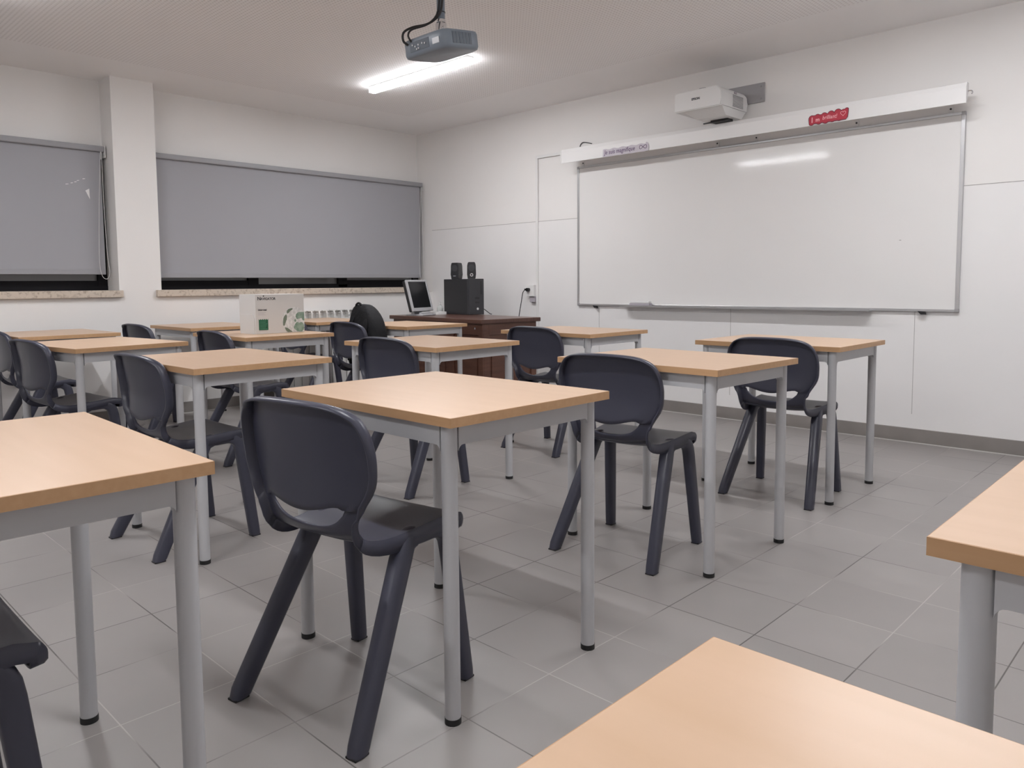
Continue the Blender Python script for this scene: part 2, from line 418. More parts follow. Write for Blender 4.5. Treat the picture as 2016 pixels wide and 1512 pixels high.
def shell_rows():
    rows = []
    for u in [0, .25, .5, .75, 1, 1.25, 1.5, 1.75, 2, 2.4, 2.8, 3.2, 3.6, 4, 4.4, 4.8, 5.2, 5.6, 6, 6.3, 6.6, 6.85]:
        rows.append([surf(u, t) for t in TS])
    split = len(rows)-1
    z0 = float(cr(PROF, 6.85)[1])
    for k in range(1, 5):
        rows.append([surf(u_of_z(z0+(slot_bounds(t)[0]-z0)*k/4), t) for t in TS])
    slot_row = len(rows)-1
    N = 18
    def back(z0, k, t, push):
        p = surf(u_of_z(z0+(ZT-z0)*(k/N)**.95), t)
        p.y -= push*max(0, 1-(p.z-z0)/.10)**1.5*(1-abs(t)**6)
        return p
    rows.append([surf(u_of_z(slot_bounds(t)[1]-.003), t) for t in TS])
    for k in range(N+1):
        rows.append([back(slot_bounds(t)[1], k, t, .011) for t in TS])
    return rows, split, slot_row
def flange_len(i, n, split):
    s = i/(n-1)
    if i <= 6: return .026
    if i < split: return .026+.010*math.sin((i-6)/(split-6)*PI)
    return .026+.004*min(1, (i-split)/8)
def build_shell(parent):
    rows, split, slot_row = shell_rows()
    n, m = len(rows), len(TS)
    G = [[None]*(m+4) for _ in range(n+4)]
    def back_normal(i, j):
        a = rows[min(i+1, n-1)][j]-rows[max(i-1, 0)][j]
        b = rows[i][min(j+1, m-1)]-rows[i][max(j-1, 0)]
        nn = a.cross(b).normalized()
        return nn if nn.dot(V(0, -1, -1)) > 0 else -nn
    P = {}
    for i in range(n):
        for j in range(m): P[i+2, j+2] = rows[i][j]
    def bn(i, j):
        nb = back_normal(i, m//2); nb.x = 0           # flange follows the centre profile normal
        return nb.normalized()
    for i in range(n):                       # side flanges
        L = flange_len(i, n, split)
        for j, jj, sg in ((0, (1, 0), -1), (m-1, (m+2, m+3), 1)):
            nb = bn(i, j); tv = (rows[min(i+1, n-1)][j]-rows[max(i-1, 0)][j]).normalized()
            ov = tv.cross(nb).normalized(); ov = ov if ov.x*sg > 0 else -ov
            P[i+2, jj[0]+(0)] = rows[i][j]+ov*.0045+nb*.006
            P[i+2, jj[1]] = rows[i][j]+ov*.007+nb*L
    for j in range(m):                       # top and front flanges
        for i, ii, L in ((0, (1, 0), .028), (n-1, (n+2, n+3), .030)):
            nb = bn(i, j); tv = rows[i][min(j+1, m-1)]-rows[i][max(j-1, 0)]
            av = tv.cross(nb).normalized(); ref = rows[i][j]-rows[1 if i == 0 else n-2][j]
            av = av if av.dot(ref) > 0 else -av
            P[ii[0], j+2] = rows[i][j]+av*.0045+nb*.006
            P[ii[1], j+2] = rows[i][j]+av*.006+nb*L
    for i, ii, L in ((0, (1, 0), .027), (n-1, (n+2, n+3), .030)):
        for j, jj, sg in ((0, (1, 0), -1), (m-1, (m+2, m+3), 1)):
            nb = bn(i, j); tv = rows[i][1 if j == 0 else m-2]-rows[1 if i == 0 else n-2][j]
            d = tv.cross(nb).normalized(); d = d if d.x*sg > 0 else -d
            for a in range(2):
                for b in range(2):
                    P[ii[a], jj[b]] = rows[i][j]+(d*.0045+nb*.006 if a+b == 0 else d*.0065+nb*L)
            for k in range(2): P[i+2, jj[k]] = P[ii[k], j+2] = P[ii[k], jj[k]]
    def sub(i0, i1, name):
        bm = bmesh.new(); vs = {}
        for i in range(i0, i1+1):
            for j in range(m+4):
                vs[i, j] = bm.verts.new(P[i, j])
        for i in range(i0, i1):
            for j in range(m+3):
                if i in (slot_row+2, slot_row+3) and 2 <= j-0 and TS[max(0, min(m-1, j-2))] >= -.7501 and j-1 < m and TS[min(m-1, j-1)] <= .7501: continue
                bm.faces.new((vs[i, j], vs[i+1, j], vs[i+1, j+1], vs[i, j+1]))
        loose = [v for v in bm.verts if not v.link_faces]
        bmesh.ops.delete(bm, geom=loose, context='VERTS')
        bmesh.ops.remove_doubles(bm, verts=bm.verts, dist=.0003)
        o = make(name, bm, 'chair', parent, 55)
        md = o.modifiers.new('thickness', 'SOLIDIFY'); md.thickness = .0055; md.offset = 0
        return o
    sub(0, split+2, 'seat'); sub(split+2, n+3, 'backrest')
def octo(w, d, c): return [(math.copysign(abs(math.cos(a))**.62, math.cos(a))*w, math.copysign(abs(math.sin(a))**.62, math.sin(a))*d) for a in (2*PI*k/20 for k in range(20))]
def bend(p0, p1, p2, r, n=6):
    p0, p1, p2 = map(Vector, (p0, p1, p2)); a = p1+(p0-p1).normalized()*r; b = p1+(p2-p1).normalized()*r
    return [a*(1-t)**2+p1*2*t*(1-t)+b*t*t for t in (k/n for k in range(n+1))]
def make_chair():
    t = thing('student_chair', '', 'chair', (0, 0, 0), 0, 'navy grey moulded chairs at the desks')
    build_shell(t)
    for s in (-1, 1):
        foot = (s*.218, -.206, .006); top = (s*.164, .020, .425)
        def rear(b):
            path = [foot, Vector(foot)*.97+Vector(top)*.03] + [Vector(foot).lerp(Vector(top), k) for k in (.3, .6, .9)] + bend(Vector(foot).lerp(Vector(top), .9), (s*.163, .026, .432), (s*.167, .080, .430), .030)[1:]
            sc = [.90, .92, .96, 1.0, 1.05] + [1.0]*(len(path)-5); sc[-1] = .9
            for v in sweep(b, path, octo(.0225, .027, .011), side=(1, 0, 0), scale=sc)[0]: v.co.z = .004
        lg = part('leg', 'chair', t, rear, 60)
        part('foot_glide', 'rubber', lg, lambda b: box(b, foot[0]-.017, foot[0]+.017, foot[1]-.021, foot[1]+.021, 0, .0055, .001))
        ff = (s*.204, .206, .006); knee = (s*.180, .160, .434)
        def front(b):
            path = [ff, Vector(ff)*.97+Vector(knee)*.03] + [Vector(ff).lerp(Vector(knee), k) for k in (.3, .6, .85)] + bend(ff, knee, (s*.168, .05, .430), .055)[1:] + [(s*.170, .07, .430), (s*.166, .03, .430)]
            sc = [.86, .90, .94, .98, 1.0] + [1.0]*(len(path)-5)
            for q in range(len(path)-4, len(path)): sc[q] = .9
            for v in sweep(b, path, octo(.021, .0245, .010), side=(1, 0, 0), scale=sc)[0]: v.co.z = .004
        lg = part('leg', 'chair', t, front, 60)
        part('foot_glide', 'rubber', lg, lambda b: box(b, ff[0]-.016, ff[0]+.016, ff[1]-.019, ff[1]+.019, 0, .0055, .001))
    return t
c0 = make_chair()
CHAIRS = [
 (4.777, -4.305, 9.2, 'large navy chair in the foreground at the left side of the central desk'),
 (4.661, -2.915, 5.7, 'navy chair right of centre, partly behind the central foreground desk'),
 (4.765, -1.732, 2.1, 'rightmost navy chair, at the desk near the whiteboard tray'),
 (3.208, -4.095, 1.6, 'navy chair just beyond the left foreground desk, seat fully shown from behind'),
 (3.229, -2.889, 2.5, 'navy chair mostly hidden behind the central foreground desk, only its back rising'),
 (3.183, -1.702, .7, 'navy chair in front of the teacher desk end, its back slot showing white wall'),
 (1.65, -2.06, 0, 'navy chair with the black backpack on it'),
 (1.90, -3.18, -.5, 'navy chair at the desk with the paper carton'),
 (.589, -3.163, 4.5, 'small distant navy chair back between two window-side desks, below the white pillar'),
 (1.836, -4.152, 7.1, 'navy chair at the askew desk on the left, seen obliquely from behind'),
 (.688, -4.028, -.4, 'navy chair cut off by the left edge at mid height'),
 (.596, -1.918, .6, 'navy chair glimpsed beneath the paper carton desk, in front of the radiator'),
 (4.765, -5.28, 0, 'navy chair cut off in the bottom left corner, only its seat corner and leg showing'),
]
for i, (x, y, r, lab) in enumerate(CHAIRS):
    o = c0 if i == 0 else copy_tree(c0)
    o.location = (x, y, 0); o.rotation_euler = (0, 0, math.radians(r)); o['label'] = lab

# ------------------------------------------------------------------ whiteboard
wb = thing('whiteboard', 'wide white board with aluminium frame on the front wall', 'whiteboard', (3.58, 0, .866))
bx0, bx1, bz0, bz1 = 2.046-3.58, 5.117-3.58, 0, 1.238
part('writing_surface', 'board', wb, lambda b: box(b, bx0+.012, bx1-.012, -.018, -.0045, bz0+.012, bz1-.012))
def f(b):
    for a in ((bx0, bx1, bz0, bz0+.018), (bx0, bx1, bz1-.018, bz1)): box(b, a[0]+.012, a[1]-.012, -.026, -.0045, a[2], a[3], .002)
    for a in ((bx0, bx0+.018), (bx1-.022, bx1)): box(b, a[0], a[1], -.026, -.0045, bz0+.012, bz1-.012, .002)
part('frame', 'alu', wb, f)
for x in (bx0, bx1-.022):
    for z in (bz0, bz1-.022):
        part('corner_cap', 'grey', wb, lambda b: box(b, x-.001, x+.023, -.028, -.0045, z-.001, z+.023, .003))
def f(b):
    prism(b, [(-.095, .0), (-.095, .012), (-.090, .012), (-.088, .004), (-.026, .003), (-.026, -.004), (-.085, -.003)], 2.565-3.58, 4.602-3.58, 'x')
part('pen_tray', 'alu', wb, f)
for x in (2.254, 4.909):
    part('clip', 'black', wb, lambda b: prism(b, [(x-3.58-.025, .004), (x-3.58+.02, .002), (x-3.58+.025, -.018), (x-3.58-.005, -.018)], -.04, -.024, 'y'))
for x in (2.10, 3.42, 3.74, 4.46, 5.03):
    part('hanging_bracket', 'white', wb, lambda b: (box(b, x-3.58-.012, x-3.58+.012, -.008, -.001, bz1, bz1+.045, .001)))
    part('screw', 'dgrey', wb, lambda b: cyl(b, (x-3.58, -.012, bz1+.028), (x-3.58, -.0075, bz1+.028), .006, 10))
part('scuff_mark', 'groove', wb, lambda b: box(b, 4.761-3.58-.006, 4.761-3.58+.006, -.0186, -.0178, 1.329-.866, 1.334-.866))
er = thing('board_eraser', 'grey felt board eraser lying on the left end of the pen tray', 'eraser', (2.757, -.063, .87))
part('handle', 'whitep', er, lambda b: box(b, -.095, .095, -.02, .02, .026, .043, .005))['label'] = 'pale plastic eraser grip'
part('felt_pad', 'felt', er, lambda b: box(b, -.1, .1, -.022, .022, .0005, .027, .003))

# ------------------------------------------------------------------ long white fascia beam above the board
bm_x0, bm_x1, by = 2.002, 5.159, -.20
be = thing('board_rail', 'long white rail housing jutting from the wall above the whiteboard', 'rail', (3.58, by, 2.12))
part('fascia', 'white', be, lambda b: prism(b, [(0, 0), (-.003, .09), (.006, .118), (.045, .118), (.045, .110), (.012, .108), (.008, 0)], bm_x0-3.58, bm_x1-3.58, 'x'))
for x in (bm_x0, bm_x1-.004):
    part('end_cap', 'white', be, lambda b: prism(b, [(-.004, -.002), (-.006, .092), (.004, .121), (.05, .121), (.05, .09), (.012, 0)], x-3.58-.003, x-3.58+.005, 'x'))
for x in (2.07, 3.42, 4.98):
    part('wall_arm', 'grey', be, lambda b: (box(b, x-3.58-.02, x-3.58+.02, .04, .196, .118, .124), box(b, x-3.58-.02, x-3.58+.02, .190, .196, .09, .16)))
part('hook', 'chrome', be, lambda b: tube(b, [(bm_x1-3.58+.003, .02, .07), (bm_x1-3.58+.022, .02, .07), (bm_x1-3.58+.028, .02, .058), (bm_x1-3.58+.022, .02, .05)], .004, 8))
# handwritten paper signs on the rail
def sign(name, label, x0, x1, z0, outline, m, border=None):
    t = thing(name, label, 'sign', (x0, by-.0052, z0))
    t.rotation_euler = (math.radians(-1.9), 0, 0)
    if border: part('border', border, t, lambda b: prism(b, outline(.004), -.0012, -.0002, 'y'))
    part('paper', m, t, lambda b: prism(b, outline(0), -.0018, -.0006, 'y'))
    return t
def wavy(e):
    pts = [(-e, -e)]
    for k in range(25): pts.append((.454*k/24, -e+.002*math.sin(k*1.1)))
    pts.append((.458+e, .02)); pts.append((.456+e, .05)); pts.append((.446+e, .066+e)); pts.append((.432, .072+e))
    for k in range(24, -1, -1): pts.append((.425*k/24, .062+e+.004*math.sin(k*1.25)))
    return pts
s1 = sign('paper_sign', 'lilac paper strip with handwriting at the left end of the white rail', 2.469, 2.925, 2.118, wavy, 'lilac')
mt = plane_mtx((.016, -.0022, .020), (1, 0, 0), (0, 0, 1))
text_part('lettering', 'Je suis magnifique', .050, 'purple', s1, mt, .1, .87, .0003)
def f(b):
    pts = [(.385+.026*math.sin(2*PI*k/40)*1.15, -.0024, .040+.013*math.sin(4*PI*k/40)) for k in range(40)]
    pts.append(pts[0]); sweep(b, pts, circ(.0022, 6))
part('infinity_mark', 'purple', s1, lambda b: sweep(b, [(.402+.034*math.sin(2*PI*k/40), -.0024, .036+.014*math.sin(4*PI*k/40)) for k in range(41)], circ(.0020, 6)))
def cloud(e):
    c = [(.022, .040, .020), (.020, .016, .017), (.060, .046, .018), (.070, .018, .018), (.105, .048, .019), (.115, .016, .017), (.150, .052, .020), (.160, .020, .017), (.195, .056, .021), (.205, .022, .018), (.232, .052, .018), (.240, .030, .020), (.252, .064, .012)]
    xs = [.003-e+(.258+2*e)*k/70 for k in range(71)]; hi = []; lo = []
    for x in xs:
        q = [(v, math.sqrt((r+e)**2-(x-u)**2)) for u, v, r in c if abs(x-u) < r+e]
        b0 = x > .012 and x < .25
        if q: hi.append((x, max([v+h for v, h in q]+[.058+e]*b0))); lo.append((x, min([v-h for v, h in q]+[.007-e]*b0)))
    return lo+hi[::-1]
s2 = sign('paper_sign', 'red cloud-shaped paper with pink handwriting on the right half of the rail', 4.214, 4.482, 2.124, cloud, 'red', 'dred')
text_part('lettering', 'I', .050, 'pink', s2, plane_mtx((.018, -.0022, .014), (1, 0, 0), (0, 0, 1)), 0, 1, .0008)
text_part('lettering', 'm', .036, 'pink', s2, plane_mtx((.048, -.0022, .018), (1, 0, 0), (0, 0, 1)), 0, 1, .0012)
text_part('lettering', 'brilliant!', .037, 'pink', s2, plane_mtx((.093, -.0022, .024), (1, 0, 0), (0, 0, 1)), .15, .80, .0004)
hp = [(16*math.sin(a)**3, 13*math.cos(a)-5*math.cos(2*a)-2*math.cos(3*a)-math.cos(4*a)) for a in (2*PI*k/30 for k in range(31))]
part('heart_mark', 'pink', s2, lambda b: sweep(b, [(.230+x*.00105, -.0022, .046+z*.00105) for x, z in hp], circ(.0018, 6)))

# ------------------------------------------------------------------ short-throw projector on the wall
wp = thing('wall_projector', 'white short-throw projector on a grey wall arm above the rail', 'projector', (3.5, -.26, 2.31))
X0, X1, Y0, Y1 = -.188, .188, -.19, .20
def f(b):
    z0, z1 = 0, .142
    r = .018
    prism(b, [(X0, z0), (X1, z0), (X1+.004, .06), (X1, z1-.03), (X1-.03, z1), (X0+.012, z1-.006), (X0, z1-.02)], Y0, Y1, 'y')
    bmesh.ops.bevel(b, geom=[e for e in b.edges], offset=.006, segments=2, affect='EDGES')
part('case', 'whitep', wp, f, 40)
def f(b):
    # tapered belly below the case
    a = [(-.13, Y0+.02), (.188, Y0+.02), (.188, .18), (-.13, .18)]; c = [(-.06, -.08), (.17, -.08), (.17, .15), (-.06, .15)]
    va = [b.verts.new((x, y, .002)) for x, y in a]; vc = [b.verts.new((x, y, -.05)) for x, y in c]
    for i in range(4): b.faces.new((va[i], va[(i+1) % 4], vc[(i+1) % 4], vc[i]))
    b.faces.new(vc); b.faces.new(va[::-1])
part('belly', 'whitep', wp, f)
part('lens_window', 'black', wp, lambda b: (box(b, -.01, .13, .02, .10, -.066, -.049, .003), box(b, -.09, -.01, .055, .065, -.060, -.052)))
def f(b):
    for k in range(9): box(b, .187, .1935, -.02, .13, .018+k*.0095, .0225+k*.0095)
part('side_vent', 'grey', wp, f)
part('side_label', 'felt', wp, lambda b: box(b, .1875, .1925, .0, .035, .108, .122))
text_part('brand_lettering', 'EPSON', .022, 'ink', wp, plane_mtx((-.045, Y0-.0008, .068), (1, 0, 0), (0, 0, 1)), 0, 1, .0008)
part('mount_arm', 'grey', wp, lambda b: (box(b, -.03, .05, -.05, .245, .143, .160, .003), box(b, -.05, .0, -.08, -.05, .14, .175, .003)))
part('wall_plate', 'grey', wp, lambda b: (box(b, -.12, .30, .245, .255, .075, .215, .003), cyl(b, (.27, .238, .10), (.27, .246, .10), .007, 12), cyl(b, (.27, .238, .19), (.27, .246, .19), .007, 12)))

# ------------------------------------------------------------------ ceiling projector
cp = thing('ceiling_projector', 'slate grey projector hanging from the ceiling on a pole with cables', 'projector', (3.375, -2.76, 2.29))
tilt = Matrix.Rotation(math.radians(8), 4, 'X')
def T(fn):
    def g(b):
        fn(b); bmesh.ops.transform(b, matrix=tilt, verts=b.verts)
    return g
def f(b):
    n = 40; ring = []
    a, d = .172, .125
    for k in range(n):
        th = 2*PI*k/n; c, s = math.cos(th), math.sin(th); e = .28
        ring.append((math.copysign(abs(c)**e, c)*a, math.copysign(abs(s)**(e*1.2), s)*d))
    lev = [(-.047, .90), (-.043, .965), (-.030, 1.0), (.028, 1.0), (.042, .97), (.046, .90)]
    rs = [[b.verts.new((x*k, y*k, z)) for x, y in ring] for z, k in lev]
    for r0, r1 in zip(rs, rs[1:]):
        for j in range(n): b.faces.new((r0[j], r0[(j+1) % n], r1[(j+1) % n], r1[j]))
    b.faces.new(rs[0][::-1]); b.faces.new(rs[-1])
part('case', 'slate', cp, T(f), 50)
part('connector_panel', 'slate2', cp, T(lambda b: box(b, -.10, .05, -.1265, -.122, -.022, .026, .001)))
def f(b):
    for x, z in ((-.055, 0), (-.045, -.014), (-.03, .004), (-.03, -.012), (0, .006), (.02, .002), (-.075, .01)): cyl(b, (x, -.130, z), (x, -.126, z), .0045, 10)
part('port', 'silver', cp, T(f))
part('port_label', 'silver', cp, T(lambda b: box(b, .075, .125, -.1258, -.1225, -.016, .012)))
def f(b):
    for k in range(6): box(b, .168-.0005*k, .1735, -.075+k*.022, -.058+k*.022, -.025, .03)
part('side_vent', 'slate2', cp, T(f))
part('lens', 'black', cp, T(lambda b: cyl(b, (-.09, .115, .0), (-.09, .135, .0), .032, 24)), 40)
part('mount_plate', 'grey', cp, T(lambda b: (box(b, -.10, .11, -.07, .07, .048, .052), box(b, -.12, -.10, -.012, .012, .046, .052), box(b, .11, .135, -.012, .012, .046, .052))))
part('tilt_joint', 'chrome', cp, lambda b: (box(b, -.022, .022, -.02, .02, .052, .115, .004), cyl(b, (-.032, 0, .085), (.032, 0, .085), .012, 16), cyl(b, (0, 0, .115), (0, 0, .13), .024, 20)), 40)
pole = part('pole', 'slate', cp, lambda b: (cyl(b, (0, 0, .13), (0, 0, .408), .021, 24)), 40)
part('cable_tie', 'black', pole, lambda b: cyl(b, (0, 0, .165), (0, 0, .169), .0235, 20))
part('ceiling_flange', 'grey', cp, lambda b: cyl(b, (0, 0, .400), (0, 0, .409), .07, 28))
part('cable', 'black', cp, lambda b: tube(b, [(.027, -.008, .405), (.028, -.012, .24), (.02, -.026, .15), (-.03, -.06, .105), (-.085, -.12, .085), (-.118, -.15, .06), (-.122, -.15, .02), (-.112, -.128, .0)], .006, 8))
part('cable', 'black', cp, lambda b: tube(b, [(.018, -.022, .405), (.019, -.026, .24), (.01, -.034, .15), (-.03, -.066, .10), (-.075, -.13, .07), (-.088, -.145, .04), (-.085, -.127, .01)], .005, 8))

# ------------------------------------------------------------------ wall services
t = thing('wall_raceway', 'slim white cable raceway running up the front wall left of the whiteboard', 'cable cover', (1.545, 0, 0))
part('upright_duct', 'white', t, lambda b: box(b, -.014, .014, -.018, -.0045, .1, 2.262, .002))
part('cross_duct', 'white', t, lambda b: box(b, .014, .50, -.018, -.0005, 2.236, 2.262, .002))
t = thing('wall_socket', 'white socket box with a black plug, over the teacher desk', 'socket', (1.485, -.0045, .99))
part('socket_box', 'white', t, lambda b: box(b, -.047, .047, -.045, 0, -.045, .065, .004))
part('lower_module', 'felt', t, lambda b: box(b, -.02, .045, -.03, 0, -.10, -.046, .003))
pl = part('plug', 'black', t, lambda b: (cyl(b, (-.015, -.045, .02), (-.015, -.075, .02), .017, 16), box(b, -.05, -.012, -.075, -.055, .012, .03, .003)))
part('cord', 'black', pl, lambda b: tube(b, [(-.045, -.066, .02), (-.075, -.066, -.01), (-.10, -.062, -.10), (-.135, -.06, -.25), (-.15, -.06, -.45), (-.15, -.05, -.75), (-.15, -.045, -.975)], .004, 8))
t = thing('loose_wire', 'short dark wire curling out of the wall above the rail end', 'wire', (2.06, -.008, 2.27))
part('wire', 'black', t, lambda b: tube(b, [(0, 0, 0), (.012, 0, .03), (.04, 0, .045), (.09, 0, .035), (.135, .004, .022)], .0035, 8))
part('wall_clip', 'grey', t, lambda b: box(b, -.05, .01, -.006, .006, -.012, .006, .001))

# ------------------------------------------------------------------ radiator
rd = thing('radiator', 'white sectional radiator under the long window', 'radiator', (.066, -1.56, .0))
for k in range(13):
    y = -.50+.0815*k
    def f(b):
        box(b, .030, .036, y-.0375, y+.0375, .125, .752, .002)
        box(b, -.045, .030, y-.004, y+.004, .13, .79)
        box(b, -.034, -.030, y-.0405, y+.0405, .14, .80)
        sweep(b, [(-.045, y, .79), (-.035, y, .812), (0, y, .826), (.026, y, .822), (.036, y, .800), (.036, y, .74)], [(-.007, -.004), (.007, -.004), (.007, .004), (-.007, .004)], side=(0, 1, 0))
        sweep(b, [(-.036, y, .806), (-.025, y, .820), (0, y, .829), (.020, y, .826)], [(-.034, -.0025), (.034, -.0025), (.034, .0025), (-.034, .0025)], side=(0, 1, 0))
        box(b, -.02, .012, y-.041, y+.041, .19, .225); box(b, -.02, .012, y-.041, y+.041, .715, .75)
    part('radiator_section', 'offwhite', rd, f)
part('wall_bracket', 'grey', rd, lambda b: (box(b, -.062, -.03, -.3, -.27, .7, .73), box(b, -.062, -.03, .3, .33, .7, .73)))
part('supply_pipe', 'offwhite', rd, lambda b: (cyl(b, (-.005, -.555, .207), (-.005, -.60, .207), .012, 12), cyl(b, (-.005, -.60, .21), (-.005, -.60, 0), .010, 12)))

# ------------------------------------------------------------------ teacher desk and what stands on it
DZ = .78
dk = thing('teacher_desk', 'dark brown panelled wooden teacher desk in the corner', 'desk', (1.321, -.790, 0), math.radians(-6.5))
dx, dy = .72, .32
part('desktop', 'dwoodt', dk, lambda b: box(b, -dx, dx, -dy, dy, DZ-.034, DZ, .004))
part('carcass', 'dwood', dk, lambda b: (box(b, -dx+.04, dx-.04, -dy+.045, dy-.03, .06, DZ-.0341), box(b, -dx+.05, dx-.05, -dy+.06, dy-.05, 0, .06)))
def panels(b, a0, a1, n, fixed, axis, sgn):
    wd = (a1-a0)/n
    for i in range(n):
        u0, u1 = a0+i*wd, a0+(i+1)*wd
        for (p, q, r, s) in ((u0, u0+.055, .06, DZ-.0345), (u1-.055, u1, .06, DZ-.0345), (u0+.055, u1-.055, .06, .15), (u0+.055, u1-.055, DZ-.13, DZ-.0345)):
            lo, hi = sorted((fixed, fixed+sgn*.014))
            box(b, *((p, q, lo, hi) if axis == 'y' else (lo, hi, p, q)), r, s, .002)
        lo, hi = sorted((fixed, fixed+sgn*.008))
        box(b, *((u0+.085, u1-.085, lo, hi) if axis == 'y' else (lo, hi, u0+.085, u1-.085)), .18, DZ-.16, .004)
part('front_panelling', 'dwood', dk, lambda b: panels(b, -dx+.026, dx-.026, 3, -dy+.045, 'y', -1))
part('end_panelling', 'dwood', dk, lambda b: panels(b, -dy+.045, dy-.03, 1, dx-.04, 'x', 1))
part('end_panelling', 'dwood', dk, lambda b: panels(b, -dy+.045, dy-.03, 1, -dx+.04, 'x', -1))
part('keyhole_plate', 'chrome', dk, lambda b: cyl(b, (.60, -dy+.03, DZ-.075), (.60, -dy+.027, DZ-.075), .009, 14))
# computer tower
pc = thing('computer_tower', 'black computer tower standing at the back of the teacher desk', 'computer', (1.021, -.468, DZ+.0006), math.radians(-6.5))
part('case', 'case', pc, lambda b: box(b, -.235, .155, -.08, .08, 0, .335, .003))
fr = part('front_bezel', 'dgrey', pc, lambda b: box(b, .155, .19, -.0865, .0865, 0, .337, .005))
part('drive_bay', 'black', fr, lambda b: (box(b, .189, .1915, .045, .06, .19, .315), box(b, .189, .1915, -.02, .03, .145, .165), box(b, .189, .1915, -.02, .03, .11, .12)))
part('power_button', 'whitep', fr, lambda b: cyl(b, (.188, .01, .055), (.194, .01, .055), .011, 18))
part('side_recess', 'black', pc, lambda b: box(b, -.195, -.185, -.0808, -.0795, .13, .20, .0003))
part('mains_lead', 'black', pc, lambda b: tube(b, [(.10, .09, .06), (.15, .11, .05), (.2, .125, .02), (.23, .13, .004), (.26, .12, .004)], .004, 8))
def speaker(label, x, y, rz, knob):
    t = thing('desktop_speaker', label, 'speaker', (x, y, DZ+.3355), rz, 'small black desktop speakers')
    part('case', 'black', t, lambda b: (prism(b, [(-.036, 0), (.036, 0), (.042, .045), (.040, .13), (.032, .158), (-.032, .158), (-.040, .13), (-.042, .045)], -.045, .05, 'y'),
                                        bmesh.ops.bevel(b, geom=list(b.edges), offset=.004, segments=2, affect='EDGES')), 40)
    part('speaker_cone', 'dgrey', t, lambda b: (cyl(b, (0, -.044, .105), (0, -.0475, .105), .031, 28), cyl(b, (0, -.0475, .105), (0, -.0482, .105), .024, 28, .012)), 40)
    if knob:
        k = part('volume_knob', 'chrome', t, lambda b: cyl(b, (0, -.044, .038), (0, -.050, .038), .015, 20), 40)
        part('knob_face', 'black', k, lambda b: cyl(b, (0, -.0498, .038), (0, -.0515, .038), .009, 20), 40)
    else: part('maker_badge', 'silver', t, lambda b: box(b, -.014, .014, -.0462, -.044, .028, .033))
    return t
speaker('left desktop speaker on the computer tower, no knob', .893, -.455, math.radians(22), False)
speaker('right desktop speaker on the computer tower, with a ringed volume knob', 1.132, -.48, math.radians(48), True)
# monitor
mo = thing('monitor', 'silver-framed flat monitor tilted back on the left end of the teacher desk', 'monitor', (.90, -.905, DZ))
az = math.radians(-17); wdir = V(math.sin(az), math.cos(az), 0); ndir = V(math.cos(az), -math.sin(az), 0)
tl = math.radians(15); udir = (V(0, 0, 1)*math.cos(tl)-ndir*math.sin(tl)); n2 = udir.cross(wdir)*1
n2 = n2 if n2.dot(ndir) > 0 else -n2
MM = Matrix((wdir, udir, n2)).transposed().to_4x4(); MM.translation = V(0, 0, .042)+ndir*.02
def MT(fn):
    def g(b):
        fn(b); bmesh.ops.transform(b, matrix=MM, verts=b.verts)
    return g
part('bezel', 'silver', mo, MT(lambda b: [box(b, *q, -.012, .008, .003) for q in ((-.165, .165, 0, .032), (-.165, .165, .278, .297), (-.165, -.145, .03, .28), (.145, .165, .03, .28))]))
part('rear_shell', 'black', mo, MT(lambda b: box(b, -.163, .163, .002, .295, -.045, -.011, .008)))
part('screen', 'screen', mo, MT(lambda b: box(b, -.146, .146, .031, .279, -.011, .003)))
def f(b):
    m = Matrix.Rotation(-az, 4, 'Z')
    box(b, -.10, .09, -.11, .11, 0, .014, .005, mtx=m); box(b, -.075, -.035, -.06, .06, .01, .12, .005, mtx=m)
    box(b, .02, .055, -.07, .07, .012, .03, .004, mtx=m)
part('stand', 'silver', mo, f)
# keyboard and hand gel behind the monitor
kb = thing('keyboard', 'white keyboard lying in front of the computer tower on the teacher desk', 'keyboard', (.755, -.635, DZ), math.radians(-6))
part('keyboard_body', 'whitep', kb, lambda b: prism(b, [(-.06, 0), (.06, 0), (.06, .026), (-.06, .012)], -.16, .13, 'x'))
def f(b):
    for i in range(5):
        for j in range(12): box(b, -.155+j*.0235, -.136+j*.0235, -.052+i*.0215, -.035+i*.0215, .0135+i*.0025, .0185+i*.0025)
part('key_block', 'whitep', kb, f)
sp = thing('sanitizer_bottle', 'clear pump bottle of hand gel beside the computer tower', 'bottle', (.665, -.475, DZ+.0005))
def lathe(b, prof, n=24):
    rs = [[b.verts.new((r*math.cos(2*PI*k/n), r*math.sin(2*PI*k/n), z)) for k in range(n)] for r, z in prof]
    for r0, r1 in zip(rs, rs[1:]):
        for j in range(n): b.faces.new((r0[j], r0[(j+1) % n], r1[(j+1) % n], r1[j]))
    b.faces.new(rs[0][::-1]); b.faces.new(rs[-1])
part('bottle_body', 'gel', sp, lambda b: lathe(b, [(.026, 0), (.032, .004), (.033, .05), (.028, .066), (.014, .076), (.012, .082)]), 50)
pu = part('pump', 'white', sp, lambda b: lathe(b, [(.013, .080), (.013, .092), (.006, .094), (.006, .112), (.009, .113), (.009, .120)]), 50)
part('nozzle', 'white', pu, lambda b: box(b, -.006, .034, -.005, .005, .113, .121, .002))

